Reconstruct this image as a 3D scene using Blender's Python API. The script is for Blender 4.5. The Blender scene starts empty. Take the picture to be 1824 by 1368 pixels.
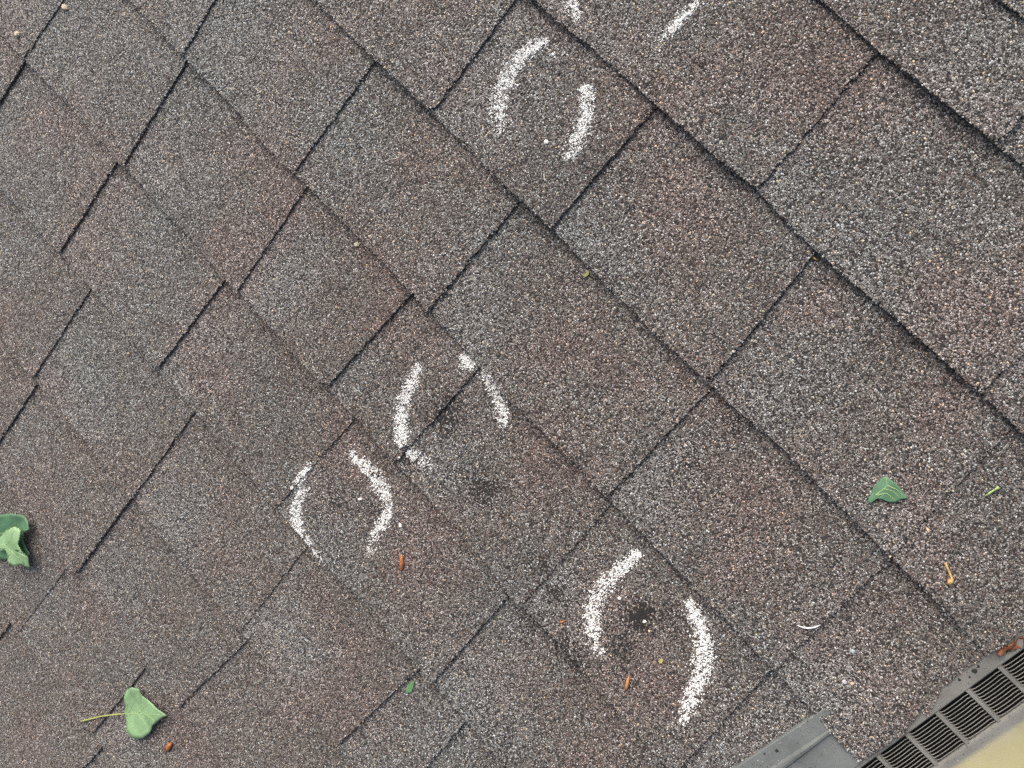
import bpy, math, random
import numpy as np
from mathutils import Matrix, Vector

rng = np.random.default_rng(11)
random.seed(4)
sc = bpy.context.scene

# ------------------------------------------------------------------ frame of the roof
# roof frame: u along the courses, v up the slope, z out of the roof (metres)
PITCH = math.radians(25)
M = Matrix.Translation((0, 0, 3.6)) @ Matrix.Rotation(PITCH, 4, 'X')
R = np.array([[0.68360505, 0.63592725, -0.35816292],
              [0.70359072, -0.7046546, 0.0917714],
              [-0.19402121, -0.3147355, -0.92913795]])
CAM = np.array([0.15703511, 0.12203154, 0.75201714])
F = 1500.0

# ------------------------------------------------------------------ camera
cd = bpy.data.cameras.new('camera')
cam = bpy.data.objects.new('camera', cd)
sc.collection.objects.link(cam)
m = Matrix.Identity(4)
for i in range(3):
    m[i][0] = R[0][i]; m[i][1] = -R[1][i]; m[i][2] = -R[2][i]; m[i][3] = CAM[i]
cam.matrix_world = M @ m
cd.sensor_width = 36.0
cd.lens = 36.0 * F / 1824.0
cd.clip_start = 0.01
cd.clip_end = 500
cd.dof.use_dof = True
cd.dof.focus_distance = 0.80
cd.dof.aperture_fstop = 11.0
sc.camera = cam

# ------------------------------------------------------------------ sky, sun, exposure
SUN = Vector((-0.58, 0.47, 0.66)).normalized()        # towards the veiled sun, roof frame
SW = (M.to_3x3() @ SUN).normalized()
elev = math.asin(SW.z)
azim = math.atan2(SW.x, SW.y)
world = bpy.data.worlds.new('World')
sc.world = world
world.use_nodes = True
wn = world.node_tree.nodes
sky = wn.new('ShaderNodeTexSky')
sky.sky_type = 'NISHITA'
sky.sun_disc = False
sky.sun_elevation = elev
sky.sun_rotation = azim
sky.air_density = 1.0
sky.dust_density = 10.0
sky.ozone_density = 0.0
world.node_tree.links.new(sky.outputs[0], wn['Background'].inputs[0])
wn['Background'].inputs[1].default_value = 0.075
ld = bpy.data.lights.new('sun', 'SUN')
ld.energy = 1.0
ld.angle = math.radians(65)
ld.color = (1.0, 0.965, 0.925)
sun = bpy.data.objects.new('sun', ld)
sc.collection.objects.link(sun)
sun.rotation_euler = SW.to_track_quat('Z', 'Y').to_euler()
sun.location = (2, 3, 8)
sc.view_settings.view_transform = 'Standard'
sc.view_settings.look = 'None'
sc.view_settings.gamma = 1.0
sc.view_settings.exposure = 0.95
sc.cycles.use_denoising = False

# ------------------------------------------------------------------ helpers
def back(px, z=0.0):
    """point of the photograph (1824 x 1368) on the plane z of the roof frame"""
    d = np.array([(px[0] - 912) / F, (px[1] - 684) / F, 1.0]) @ R
    t = (z - CAM[2]) / d[2]
    return CAM + d * t

def link(o):
    sc.collection.objects.link(o)
    return o

def tag(o, label=None, cat=None, group=None, kind=None):
    if label: o['label'] = label
    if cat: o['category'] = cat
    if group: o['group'] = group
    if kind: o['kind'] = kind
    return o

def mesh_np(name, verts, faces, mats, attrs_f=None, attrs_p=None, smooth=False, matidx=None):
    """verts (n,3), faces = list of int arrays (m,k) with k corners each"""
    me = bpy.data.meshes.new(name)
    verts = np.asarray(verts, np.float32)
    me.vertices.add(len(verts))
    me.vertices.foreach_set('co', verts.ravel())
    faces = [np.asarray(f, np.int32) for f in faces if len(f)]
    nl = sum(f.size for f in faces); npg = sum(len(f) for f in faces)
    me.loops.add(nl); me.polygons.add(npg)
    me.loops.foreach_set('vertex_index', np.concatenate([f.ravel() for f in faces]))
    st = []; o = 0
    for f in faces:
        st.append(o + np.arange(len(f)) * f.shape[1]); o += f.size
    me.polygons.foreach_set('loop_start', np.concatenate(st).astype(np.int32))
    if matidx is not None: me.polygons.foreach_set('material_index', np.asarray(matidx, np.int32))
    me.update(calc_edges=True)
    for k, a in (attrs_f or {}).items():
        me.attributes.new(k, 'FLOAT', 'FACE').data.foreach_set('value', np.asarray(a, np.float32))
    for k, a in (attrs_p or {}).items():
        me.attributes.new(k, 'FLOAT', 'POINT').data.foreach_set('value', np.asarray(a, np.float32))
    me.polygons.foreach_set('use_smooth', np.full(npg, smooth))
    for mt in (mats if isinstance(mats, (list, tuple)) else [mats]): me.materials.append(mt)
    return me

def put(name, me, at=(0, 0, 0), parent=None):
    """link a mesh whose vertices are relative to the point `at` of the roof frame"""
    o = link(bpy.data.objects.new(name, me))
    if parent is None:
        o.matrix_world = M @ Matrix.Translation(at)
    else:
        o.parent = parent
        o.location = at
    return o

def empty(name, at):
    o = link(bpy.data.objects.new(name, None))
    o.empty_display_size = 0.02
    o.matrix_world = M @ Matrix.Translation(at)
    return o

def vnoise(x, y, seed=0):
    """smooth value noise, about -1..1"""
    xi = np.floor(x).astype(int); yi = np.floor(y).astype(int)
    fx = x - xi; fy = y - yi
    fx = fx * fx * (3 - 2 * fx); fy = fy * fy * (3 - 2 * fy)
    def h(a, b):
        n = np.sin(a * 127.1 + b * 311.7 + seed * 74.7) * 43758.5453
        return (n - np.floor(n)) * 2 - 1
    return (h(xi, yi) * (1 - fx) + h(xi + 1, yi) * fx) * (1 - fy) + (h(xi, yi + 1) * (1 - fx) + h(xi + 1, yi + 1) * fx) * fy

# ------------------------------------------------------------------ materials
def new_mat(name):
    mt = bpy.data.materials.new(name)
    mt.use_nodes = True
    nt = mt.node_tree
    return mt, nt, nt.nodes['Principled BSDF']

def math_node(nt, op, a, b=None, c=None):
    n = nt.nodes.new('ShaderNodeMath'); n.operation = op
    for i, x in enumerate((a, b, c)):
        if x is None: continue
        if isinstance(x, (int, float)): n.inputs[i].default_value = x
        else: nt.links.new(x, n.inputs[i])
    return n.outputs[0]

def mixc(nt, fac, a, b):
    n = nt.nodes.new('ShaderNodeMix'); n.data_type = 'RGBA'
    for s, x in ((0, fac), (6, a), (7, b)):
        if isinstance(x, (int, float)): n.inputs[s].default_value = x
        elif isinstance(x, tuple): n.inputs[s].default_value = (*x, 1)
        else: nt.links.new(x, n.inputs[s])
    return n.outputs[2]

def ramp(nt, fac, stops, mode='CONSTANT'):
    n = nt.nodes.new('ShaderNodeValToRGB')
    cr = n.color_ramp; cr.interpolation = mode
    while len(cr.elements) < len(stops): cr.elements.new(0.5)
    for e, (p, c) in zip(cr.elements, stops):
        e.position = p; e.color = (*c, 1)
    nt.links.new(fac, n.inputs[0])
    return n.outputs[0]

def granule_material():
    mt, nt, b = new_mat('shingle_granules')
    N = nt.nodes; Lk = nt.links
    geo = N.new('ShaderNodeNewGeometry')
    def at(nm):
        a = N.new('ShaderNodeAttribute'); a.attribute_name = nm; return a.outputs['Fac']
    gv, blend, dark = at('grain'), at('blend'), at('bare')
    vor = N.new('ShaderNodeTexVoronoi'); vor.inputs['Scale'].default_value = 640
    Lk.new(geo.outputs['Position'], vor.inputs['Vector'])
    sep = N.new('ShaderNodeSeparateColor'); Lk.new(vor.outputs['Color'], sep.inputs[0])
    is_g = math_node(nt, 'GREATER_THAN', gv, 0.001)
    is_cut = math_node(nt, 'LESS_THAN', gv, -0.5)
    def pick(a, bb):                                  # base value or granule value
        n = N.new('ShaderNodeMix'); n.data_type = 'FLOAT'
        Lk.new(is_g, n.inputs[0]); Lk.new(a, n.inputs[2]); Lk.new(bb, n.inputs[3]); return n.outputs[0]
    r1 = pick(sep.outputs[0], gv)
    r2 = pick(sep.outputs[1], math_node(nt, 'FRACT', math_node(nt, 'MULTIPLY', gv, 37.31)))
    r3 = pick(sep.outputs[2], math_node(nt, 'FRACT', math_node(nt, 'MULTIPLY', gv, 91.73)))
    brown = ramp(nt, r1, [(0, (.040, .038, .038)), (.17, (.120, .107, .101)), (.32, (.178, .155, .142)), (.56, (.225, .198, .183)),
                          (.76, (.282, .256, .240)), (.87, (.195, .118, .100)), (.905, (.36, .34, .325)), (.96, (.48, .48, .48)), (.988, (.60, .49, .36))])
    light = ramp(nt, r1, [(0, (.040, .040, .042)), (.17, (.128, .126, .125)), (.30, (.205, .199, .194)), (.50, (.29, .284, .278)),
                          (.72, (.385, .388, .386)), (.87, (.49, .51, .52)), (.95, (.60, .65, .68)), (.98, (.66, .56, .42))])
    nz = N.new('ShaderNodeTexNoise'); nz.inputs['Scale'].default_value = 22; nz.inputs['Detail'].default_value = 5
    Lk.new(geo.outputs['Position'], nz.inputs['Vector'])
    bl = math_node(nt, 'ADD', blend, math_node(nt, 'MULTIPLY', math_node(nt, 'SUBTRACT', nz.outputs[0], .5), .9))
    col = mixc(nt, math_node(nt, 'LESS_THAN', r2, bl), brown, light)
    # slow drift of the blend towards plum and towards grey
    nz2 = N.new('ShaderNodeTexNoise'); nz2.inputs['Scale'].default_value = 9; nz2.inputs['Detail'].default_value = 3
    Lk.new(geo.outputs['Position'], nz2.inputs['Vector'])
    tint = ramp(nt, nz2.outputs[0], [(.35, (.94, 1.0, 1.02)), (.5, (1, 1, 1)), (.66, (1.08, .97, .96))], 'LINEAR')
    mul = N.new('ShaderNodeMix'); mul.data_type = 'RGBA'; mul.blend_type = 'MULTIPLY'; mul.inputs[0].default_value = 1
    Lk.new(col, mul.inputs[6]); Lk.new(tint, mul.inputs[7]); col = mul.outputs[2]
    # bitumen shows between the granules, where granules are lost and on cut edges
    ed = N.new('ShaderNodeTexVoronoi'); ed.feature = 'DISTANCE_TO_EDGE'; ed.inputs['Scale'].default_value = 640
    Lk.new(geo.outputs['Position'], ed.inputs['Vector'])
    gap = math_node(nt, 'MULTIPLY', math_node(nt, 'LESS_THAN', ed.outputs['Distance'], .10), math_node(nt, 'SUBTRACT', 1.0, is_g))
    lost = math_node(nt, 'LESS_THAN', r3, dark)
    col = mixc(nt, math_node(nt, 'MAXIMUM', gap, lost), col, (.020, .019, .020))
    col = mixc(nt, math_node(nt, 'MULTIPLY', is_cut, .8), col, (.060, .050, .042))
    Lk.new(col, b.inputs['Base Color'])
    b.inputs['Roughness'].default_value = .82
    b.inputs['Sheen Weight'].default_value = .2
    b.inputs['Sheen Roughness'].default_value = .55
    b.inputs['Sheen Tint'].default_value = (1, 1, 1, 1)
    b.inputs['Specular IOR Level'].default_value = .25
    bump = N.new('ShaderNodeBump'); bump.inputs['Strength'].default_value = .85; bump.inputs['Distance'].default_value = .0008
    Lk.new(math_node(nt, 'MULTIPLY', vor.outputs['Distance'], -1), bump.inputs['Height'])
    Lk.new(bump.outputs[0], b.inputs['Normal'])
    return mt

def plain(name, col, rough=.7, var=.15, scale=300, spec=.3, bump=0.0, sub=0.0):
    mt, nt, b = new_mat(name)
    tc = nt.nodes.new('ShaderNodeNewGeometry')
    nz = nt.nodes.new('ShaderNodeTexNoise'); nz.inputs['Scale'].default_value = scale; nz.inputs['Detail'].default_value = 6
    nt.links.new(tc.outputs['Position'], nz.inputs['Vector'])
    lo = tuple(c * (1 - var) for c in col); hi = tuple(min(1, c * (1 + var)) for c in col)
    nt.links.new(ramp(nt, nz.outputs[0], [(.3, lo), (.7, hi)], 'LINEAR'), b.inputs['Base Color'])
    b.inputs['Roughness'].default_value = rough
    b.inputs['Specular IOR Level'].default_value = spec
    if sub: b.inputs['Subsurface Weight'].default_value = sub
    if bump:
        bp = nt.nodes.new('ShaderNodeBump'); bp.inputs['Strength'].default_value = .6; bp.inputs['Distance'].default_value = bump
        nt.links.new(nz.outputs[0], bp.inputs['Height']); nt.links.new(bp.outputs[0], b.inputs['Normal'])
    return mt

G = granule_material()
CHALK = plain('white_chalk', (.86, .89, .90), .95, .06, 900, .1, .0003)
LEAF = plain('fresh_leaf', (.235, .40, .215), .5, .16, 90, .4, .0003)
LEAF_DARK = plain('dark_leaf', (.095, .215, .125), .45, .16, 90, .4, .0003)
LEAF_EDGE = plain('torn_leaf_rim', (.40, .62, .34), .55, .1, 200)
VEIN = plain('leaf_vein', (.36, .50, .22), .55, .08, 200)
STEM = plain('leaf_stalk', (.36, .40, .14), .55, .12, 200)
BUD = plain('bud_scale', (.36, .13, .045), .45, .35, 260, .4)
STRAW = plain('straw', (.55, .36, .15), .6, .2, 400)
BARK = plain('dead_leaf', (.20, .085, .045), .7, .4, 220, .3, .001)
PEBBLE = plain('pebble', (.55, .50, .40), .8, .12, 500)
FIBRE = plain('white_fibre', (.78, .84, .86), .45, .05, 300)
def metal_material(name, base, rough):
    mt, nt, b = new_mat(name)
    geo = nt.nodes.new('ShaderNodeNewGeometry')
    n1 = nt.nodes.new('ShaderNodeTexNoise'); n1.inputs['Scale'].default_value = 35; n1.inputs['Detail'].default_value = 7; n1.inputs['Roughness'].default_value = .65
    n2 = nt.nodes.new('ShaderNodeTexNoise'); n2.inputs['Scale'].default_value = 420; n2.inputs['Detail'].default_value = 3
    for n in (n1, n2): nt.links.new(geo.outputs['Position'], n.inputs['Vector'])
    c = ramp(nt, n1.outputs[0], [(.3, tuple(x * .72 for x in base)), (.55, base), (.75, tuple(x * 1.15 for x in base))], 'LINEAR')
    dirt = ramp(nt, n2.outputs[0], [(.0, (0, 0, 0)), (.66, (0, 0, 0)), (.72, (1, 1, 1))], 'LINEAR')
    c = mixc(nt, dirt, c, tuple(x * .35 for x in base))
    nt.links.new(c, b.inputs['Base Color'])
    b.inputs['Roughness'].default_value = rough
    b.inputs['Specular IOR Level'].default_value = .45
    bp = nt.nodes.new('ShaderNodeBump'); bp.inputs['Strength'].default_value = .3; bp.inputs['Distance'].default_value = .0006
    nt.links.new(n1.outputs[0], bp.inputs['Height']); nt.links.new(bp.outputs[0], b.inputs['Normal'])
    return mt
METAL = metal_material('weathered_grey_vinyl', (.165, .185, .190), .5)
VENTM = metal_material('grey_vent_plastic', (.20, .205, .195), .55)
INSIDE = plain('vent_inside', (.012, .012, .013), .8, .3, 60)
DOT = plain('tar_spot', (.03, .032, .035), .5, .2, 300)

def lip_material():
    """grey plastic turning cream yellow along its rolled outer lip"""
    mt = VENTM.copy(); mt.name = 'cream_lip'
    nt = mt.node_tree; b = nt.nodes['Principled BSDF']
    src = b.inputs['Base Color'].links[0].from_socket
    at = nt.nodes.new('ShaderNodeAttribute'); at.attribute_name = 'cream_mix'
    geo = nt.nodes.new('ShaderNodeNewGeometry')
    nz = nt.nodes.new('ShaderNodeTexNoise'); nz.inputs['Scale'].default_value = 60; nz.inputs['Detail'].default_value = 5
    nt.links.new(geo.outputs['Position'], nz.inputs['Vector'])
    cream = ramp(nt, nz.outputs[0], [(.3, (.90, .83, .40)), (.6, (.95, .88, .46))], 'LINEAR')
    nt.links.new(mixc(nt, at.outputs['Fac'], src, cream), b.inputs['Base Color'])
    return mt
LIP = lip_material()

# ------------------------------------------------------------------ roof, courses and tabs
S = 0.143          # exposure of a course
STEP = 0.0080      # height of the butt above the course below
TOOTH = 0.0033     # height of a raised tab over a flat one
# measured unevenness of each butt line: (u, dv in mm)
WOB = {0: [(0, -67), (.3, -67)],
1: [(-.02, .7), (.04, -.6), (.1, -.6), (.18, .8)],
2: [(-.22, -2.5), (-.12, 0), (0, .6), (.044, 2.4), (.09, -.8), (.144, -2), (.2, .2), (.28, .8), (.33, -.8)],
3: [(-.37, 0), (-.24, 1.1), (-.15, -.2), (-.072, 1.6), (-.02, -1.3), (.05, -2.3), (.11, -1), (.15, -.6), (.216, 2.7), (.3, 1.1), (.40, .8), (.45, -2)],
4: [(-.59, 1.5), (-.43, 1.1), (-.36, -1.7), (-.3, 0), (-.25, 1.3), (-.15, 2.1), (-.05, -1.8), (0, -3.8), (.06, -1), (.1, .5), (.15, -1.3), (.23, -1), (.28, .9), (.35, -.6), (.45, -3.8)],
5: [(-.75, -2), (-.6, 1.5), (-.52, 0), (-.4, 1.2), (-.32, 0), (-.2, .6), (-.146, 2.4), (0, 2), (.08, 2.8), (.14, -2), (.2, .3), (.33, .4)],
6: [(-.63, -1), (-.57, 2.3), (-.4, 1.8), (-.33, -1), (-.25, -.6), (-.15, -1), (-.02, -2), (.03, 5.5), (.1, 5.2), (.23, 5.6)],
7: [(-.45, -2.3), (-.33, -2.6), (-.25, -2), (-.18, -4.2), (-.05, -1.4), (.05, .4), (.12, 0)],
8: [(-.27, -1), (-.22, 3.5), (-.1, -1.5), (-.04, -3)],
9: [(-.27, 4), (-.15, 5), (-.06, 0)]}
def butt(k, u):
    v0 = (3 - k) * S
    if k in WOB:
        w = np.array(WOB[k]); v0 = v0 + np.interp(u, w[:, 0], w[:, 1]) / 1000
    return v0 + .0006 * vnoise(np.asarray(u) * 45, np.asarray(u) * 0 + k * 3.3, 5)

# side joints of the tabs, photograph points (top, bottom); D: the tab before it stands higher, R: the tab after it does, J: tight joint
EDGES = {
1: [((1715, 15), (1628, 118), 'R')],
2: [((1240, 3), (1118, 142), 'R'), ((1560, 90), (1350, 335), 'D'), ((1780, 270), (1562, 535), 'R')],
3: [((900, 10), (775, 190), 'D'), ((1040, 95), (880, 300), 'R'), ((1165, 185), (985, 400), 'D'), ((1325, 325), (1140, 560), 'R'),
    ((1450, 450), (1262, 680), 'D'), ((1640, 625), (1410, 795), 'R'), ((1805, 765), (1590, 985), 'D')],
4: [((375, 0), (322, 100), 'D'), ((579, 0), (440, 232), 'R'), ((660, 105), (525, 305), 'D'), ((757, 197), (605, 389), 'J'),
    ((920, 355), (765, 548), 'D'), ((1070, 505), (905, 705), 'R'), ((1266, 690), (1080, 885), 'D'), ((1463, 872), (1240, 1045), 'R'),
    ((1585, 1000), (1385, 1190), 'D')],
5: [((102, 0), (44, 100), 'D'), ((215, 0), (125, 190), 'R'), ((322, 105), (222, 287), 'D'), ((459, 246), (352, 435), 'R'),
    ((540, 325), (425, 510), 'D'), ((640, 430), (500, 605), 'R'), ((724, 525), (584, 685), 'D'), ((785, 580), (640, 752), 'R'),
    ((848, 655), (712, 812), 'D'), ((976, 780), (815, 945), 'R'), ((1085, 900), (940, 1065), 'D'), ((1245, 1060), (1055, 1210), 'R'),
    ((1372, 1200), (1232, 1345), 'D')],
6: [((200, 283), (106, 448), 'D'), ((305, 393), (205, 568), 'R'), ((392, 495), (285, 650), 'D'), ((520, 620), (400, 795), 'R'),
    ((625, 745), (490, 905), 'D'), ((727, 835), (590, 1005), 'R'), ((905, 1060), (775, 1210), 'D'), ((1060, 1222), (940, 1358), 'R')],
7: [((152, 512), (60, 670), 'D'), ((262, 640), (160, 800), 'R'), ((337, 735), (233, 890), 'D'), ((450, 860), (335, 1010), 'R'),
    ((545, 970), (430, 1120), 'D'), ((677, 1107), (520, 1235), 'R'), ((744, 1191), (597, 1330), 'D'), ((790, 1240), (660, 1368), 'R'), ((815, 1300), (740, 1390), 'D')],
8: [((60, 675), (-5, 785), 'D'), ((160, 800), (60, 945), 'R'), ((228, 885), (143, 1010), 'D'), ((335, 1010), (232, 1155), 'R'),
    ((437, 1140), (315, 1262), 'D'), ((520, 1235), (400, 1375), 'R')],
9: [((113, 1008), (30, 1126), 'D'), ((190, 1090), (95, 1215), 'R'), ((256, 1186), (165, 1305), 'D')],
10: [((15, 1105), (-40, 1180), 'D'), ((100, 1225), (10, 1330), 'R')]}
ENDS = {4: [(1526, 1359), (1560, 1336), (1603, 1303), (1637, 1270), (1656, 1238), (1700, 1205), (1757, 1166)],
        3: [(1757, 1167), (1783, 1150), (1824, 1122), (1900, 1075)],
        2: [(1905, 1075), (1990, 1010)], 1: [(1990, 1010), (2080, 950)]}
UEND = {5: .425, 6: .43, 7: .43, 8: .43, 9: .43, 10: .43, 0: .462, 1: .462, 2: .462}

def edge_fn(pts, z=0.0):
    P = np.array([back(p, z)[:2] for p in pts]); P = P[np.argsort(P[:, 1])]
    if len(P) == 2:
        sl = (P[1, 0] - P[0, 0]) / (P[1, 1] - P[0, 1])
        return lambda v: P[0, 0] + sl * (np.asarray(v) - P[0, 1])
    return lambda v: np.interp(v, P[:, 1], P[:, 0])

# granule blend by place: pale patches and bald spots seen on the roof (photograph point, radius in m, amount)
PALE = [((1400, 740), .055, .45), ((1330, 250), .06, .3), ((1250, 300), .05, .2), ((1180, 860), .05, .35), ((1100, 470), .045, .25), ((480, 470), .05, .4), ((270, 330), .05, .3),
        ((360, 600), .05, .35), ((130, 700), .06, .5), ((330, 900), .06, .5), ((290, 950), .05, .35), ((200, 1050), .06, .4), ((1720, 230), .07, .45), ((1500, 480), .06, .35), ((1460, 1230), .06, .4),
        ((1640, 950), .06, .5), ((480, 1160), .06, .5), ((520, 1200), .05, .35), ((830, 1250), .07, .45), ((860, 100), .08, .35), ((620, 230), .05, .3), ((800, 460), .06, .45), ((1790, 540), .07, .4),
        ((1000, 1080), .04, .3), ((800, 850), .04, .35), ((590, 970), .04, .35), ((230, 1310), .06, .4), ((560, 600), .05, .2), ((1500, 1330), .05, .35), ((1740, 60), .07, .3), ((420, 150), .09, .2),
        ((1780, 700), .05, .35), ((700, 1310), .07, .25), ((1200, 90), .08, .2), ((990, 30), .05, .2)]
BARE = [((787, 748), .013, .75), ((800, 720), .010, .5), ((845, 870), .016, .5), ((870, 880), .012, .4), ((730, 815), .010, .55), ((1130, 1110), .012, .85), ((1145, 1095), .009, .7), ((1105, 1160), .012, .5),
        ((595, 895), .012, .45), ((650, 905), .010, .4), ((1190, 1100), .012, .35), ((955, 1010), .012, .4), 
        ((1000, 1150), .012, .45), ((1020, 1185), .012, .4), ((985, 1060), .013, .4), ((940, 1120), .012, .35), ((1230, 830), .012, .3), ((1300, 760), .01, .3), ((880, 1320), .014, .35)]
PALE = [(back(p)[:2], r, a) for p, r, a in PALE]
BARE = [(back(p)[:2], r, a) for p, r, a in BARE]
def blobs(L, u, v):
    out = np.zeros_like(u)
    for c, r, a in L:
        out += a * np.exp(-((u - c[0]) ** 2 + (v - c[1]) ** 2) / (r * r))
    return out

class Tab: pass
tabs = []
def add_tab(k, fl, fr, high, seen, cut_end=False):
    t = Tab(); t.k = k; t.fl = fl; t.fr = fr; t.high = high; t.seen = seen; t.cut = cut_end
    t.tone = rng.normal(0, .07); t.seed = rng.integers(0, 1000)
    t.tilt = rng.normal(0, .0005)
    tabs.append(t)

const = lambda c: (lambda v: np.full_like(np.asarray(v, float), c))
ULEFT = -1.05
for k in range(-1, 13):
    vm = (3 - k) * S + .07
    uleft = ULEFT if k < 9 else ULEFT + .25
    uend = edge_fn(ENDS[k], -.002) if k in ENDS else const(UEND.get(k, .462))
    es = [(edge_fn(e[:2]), e[2]) for e in EDGES.get(k, [])]
    # carry on with made-up tabs outside the picture, to the left and right
    first = es[0][0](vm) if es else .1
    u = float(first); ty = es[0][1] if es else 'R'; pre = []
    while u - .10 > uleft:
        u -= rng.uniform(.07, .15); ty = 'R' if ty in 'DJ' else 'D'
        pre.append((const(u), ty))
    last = es[-1][0](vm) if es else .1
    u = float(last); ty = es[-1][1] if es else 'R'; post = []
    um = float(uend(vm))
    while u + .17 < um:
        u += rng.uniform(.08, .15); ty = 'R' if ty == 'D' else 'D'
        post.append((const(u), ty))
    al = pre[::-1] + es + post
    bounds = [(const(uleft), None)] + al + [(uend, 'END')]
    for i in range(len(bounds) - 1):
        a, b = bounds[i], bounds[i + 1]
        high = b[1] == 'D' if b[1] in ('D', 'R', 'J') else a[1] in ('R', 'J')
        if b[1] == 'J': high = False
        if b[1] == 'END': high = (k in (4, 3, 2, 1)) or a[1] in ('R', 'J')
        if k == 4 and b[1] == 'END': high = False
        add_tab(k, a[0], b[0], high, True, b[1] == 'END')

def tab_z(t, u, v, d):
    z = -STEP * d / S - (0 if t.high else TOOTH)
    z = z + .0007 * vnoise(u * 14, v * 14, 3) + .0004 * vnoise(u * 40, v * 40, 9) + t.tilt
    if t.high:
        a_, b_ = t.fl(v), t.fr(v)
        z = z - .0017 * (1 - np.clip((u - a_) / (b_ - a_), 0, 1)) ** 1.5
        z = z + .0007 * np.clip(1 - d / .05, 0, 1) ** 2 * (.4 + vnoise(u * 9, v * 9, 21))
    if t.cut and t.k <= 4:                              # the cut ends ride up over the vent
        e = np.clip((u - .395) / .04, 0, 1); e = e * e * (3 - 2 * e)
        z = z + e * (np.maximum(z, -.0006 - .0030 * d / S + .0003 * vnoise(u * 60, v * 60, 2)) - z)
    return z

def uv_of(t, s, w, LP):
    vn = (3 - t.k) * S
    u0 = t.fl(vn) * (1 - s) + t.fr(vn) * s
    v = butt(t.k, u0) + w * LP
    return t.fl(v) * (1 - s) + t.fr(v) * s, v

by_course = {}
for t in tabs: by_course.setdefault(t.k, []).append(t)
def surface_many(u, v):
    """height of the highest tab over points of the roof frame"""
    u = np.asarray(u, float); v = np.asarray(v, float)
    best = np.full(u.shape, -1.0)
    lo = int(math.floor(3 - v.max() / S)) - 1; hi = int(math.ceil(3 - v.min() / S)) + 1
    for k in range(lo, hi + 1):
        if k not in by_course: continue
        d = v - butt(k, u)
        ok = (d >= -1e-6) & (d <= S + .02)
        if not ok.any(): continue
        for t in by_course[k]:
            if t.wide[1] < u.min() or t.wide[0] > u.max(): continue
            m_ = ok & (t.fl(v) <= u) & (u <= t.fr(v))
            if m_.any(): best = np.where(m_, np.maximum(best, tab_z(t, u, v, d)), best)
    return np.where(best > -1, best, -.01)
for t in tabs:
    vv_ = (3 - t.k) * S + np.array([-.01, .08, .17])
    t.wide = (float(np.min(t.fl(vv_))), float(np.max(t.fr(vv_))))
def surface(u, v):
    return float(surface_many(np.array([u]), np.array([v]))[0])

def granules(u, v, z, size, h, rr, flat=1.0):
    """vertices and faces of little faceted stones standing at (u, v, z)"""
    n = len(u); K = 5
    ang = np.arange(K) / K * 2 * np.pi + rr.uniform(0, 6.28, (n, 1)) + rr.uniform(-.35, .35, (n, K))
    el = rr.uniform(.7, 1.3, (n, 1)); ph = rr.uniform(0, 3.14, (n, 1))
    rad = size[:, None] * rr.uniform(.75, 1.2, (n, K))
    x = np.cos(ang) * rad * el; y = np.sin(ang) * rad / el
    X = x * np.cos(ph) - y * np.sin(ph); Y = x * np.sin(ph) + y * np.cos(ph)
    ts = rr.uniform(.45, .75, (n, 1))
    off = rr.uniform(-.2, .2, (n, 2)) * size[:, None]
    V = np.empty((n, 2 * K, 3))
    V[:, :K, 0] = u[:, None] + X; V[:, :K, 1] = v[:, None] + Y; V[:, :K, 2] = z[:, None] - .0003
    V[:, K:, 0] = u[:, None] + X * ts + off[:, :1]; V[:, K:, 1] = v[:, None] + Y * ts + off[:, 1:]
    V[:, K:, 2] = z[:, None] + h[:, None] * rr.uniform(.75, 1.15, (n, K))
    b = (np.arange(n) * 2 * K)[:, None]
    i = np.arange(K); j = (i + 1) % K
    quads = np.stack([i, j, j + K, i + K], 1)[None] + b[:, None]
    caps = (i + K)[None] + b
    return V.reshape(-1, 3), quads.reshape(-1, 4), caps

def in_view(u, v, mar=0):
    p = R @ (np.array([u, v, 0]) - CAM)
    x, y = 912 + F * p[0] / p[2], 684 + F * p[1] / p[2]
    return -mar < x < 1824 + mar and -mar < y < 1368 + mar

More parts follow.
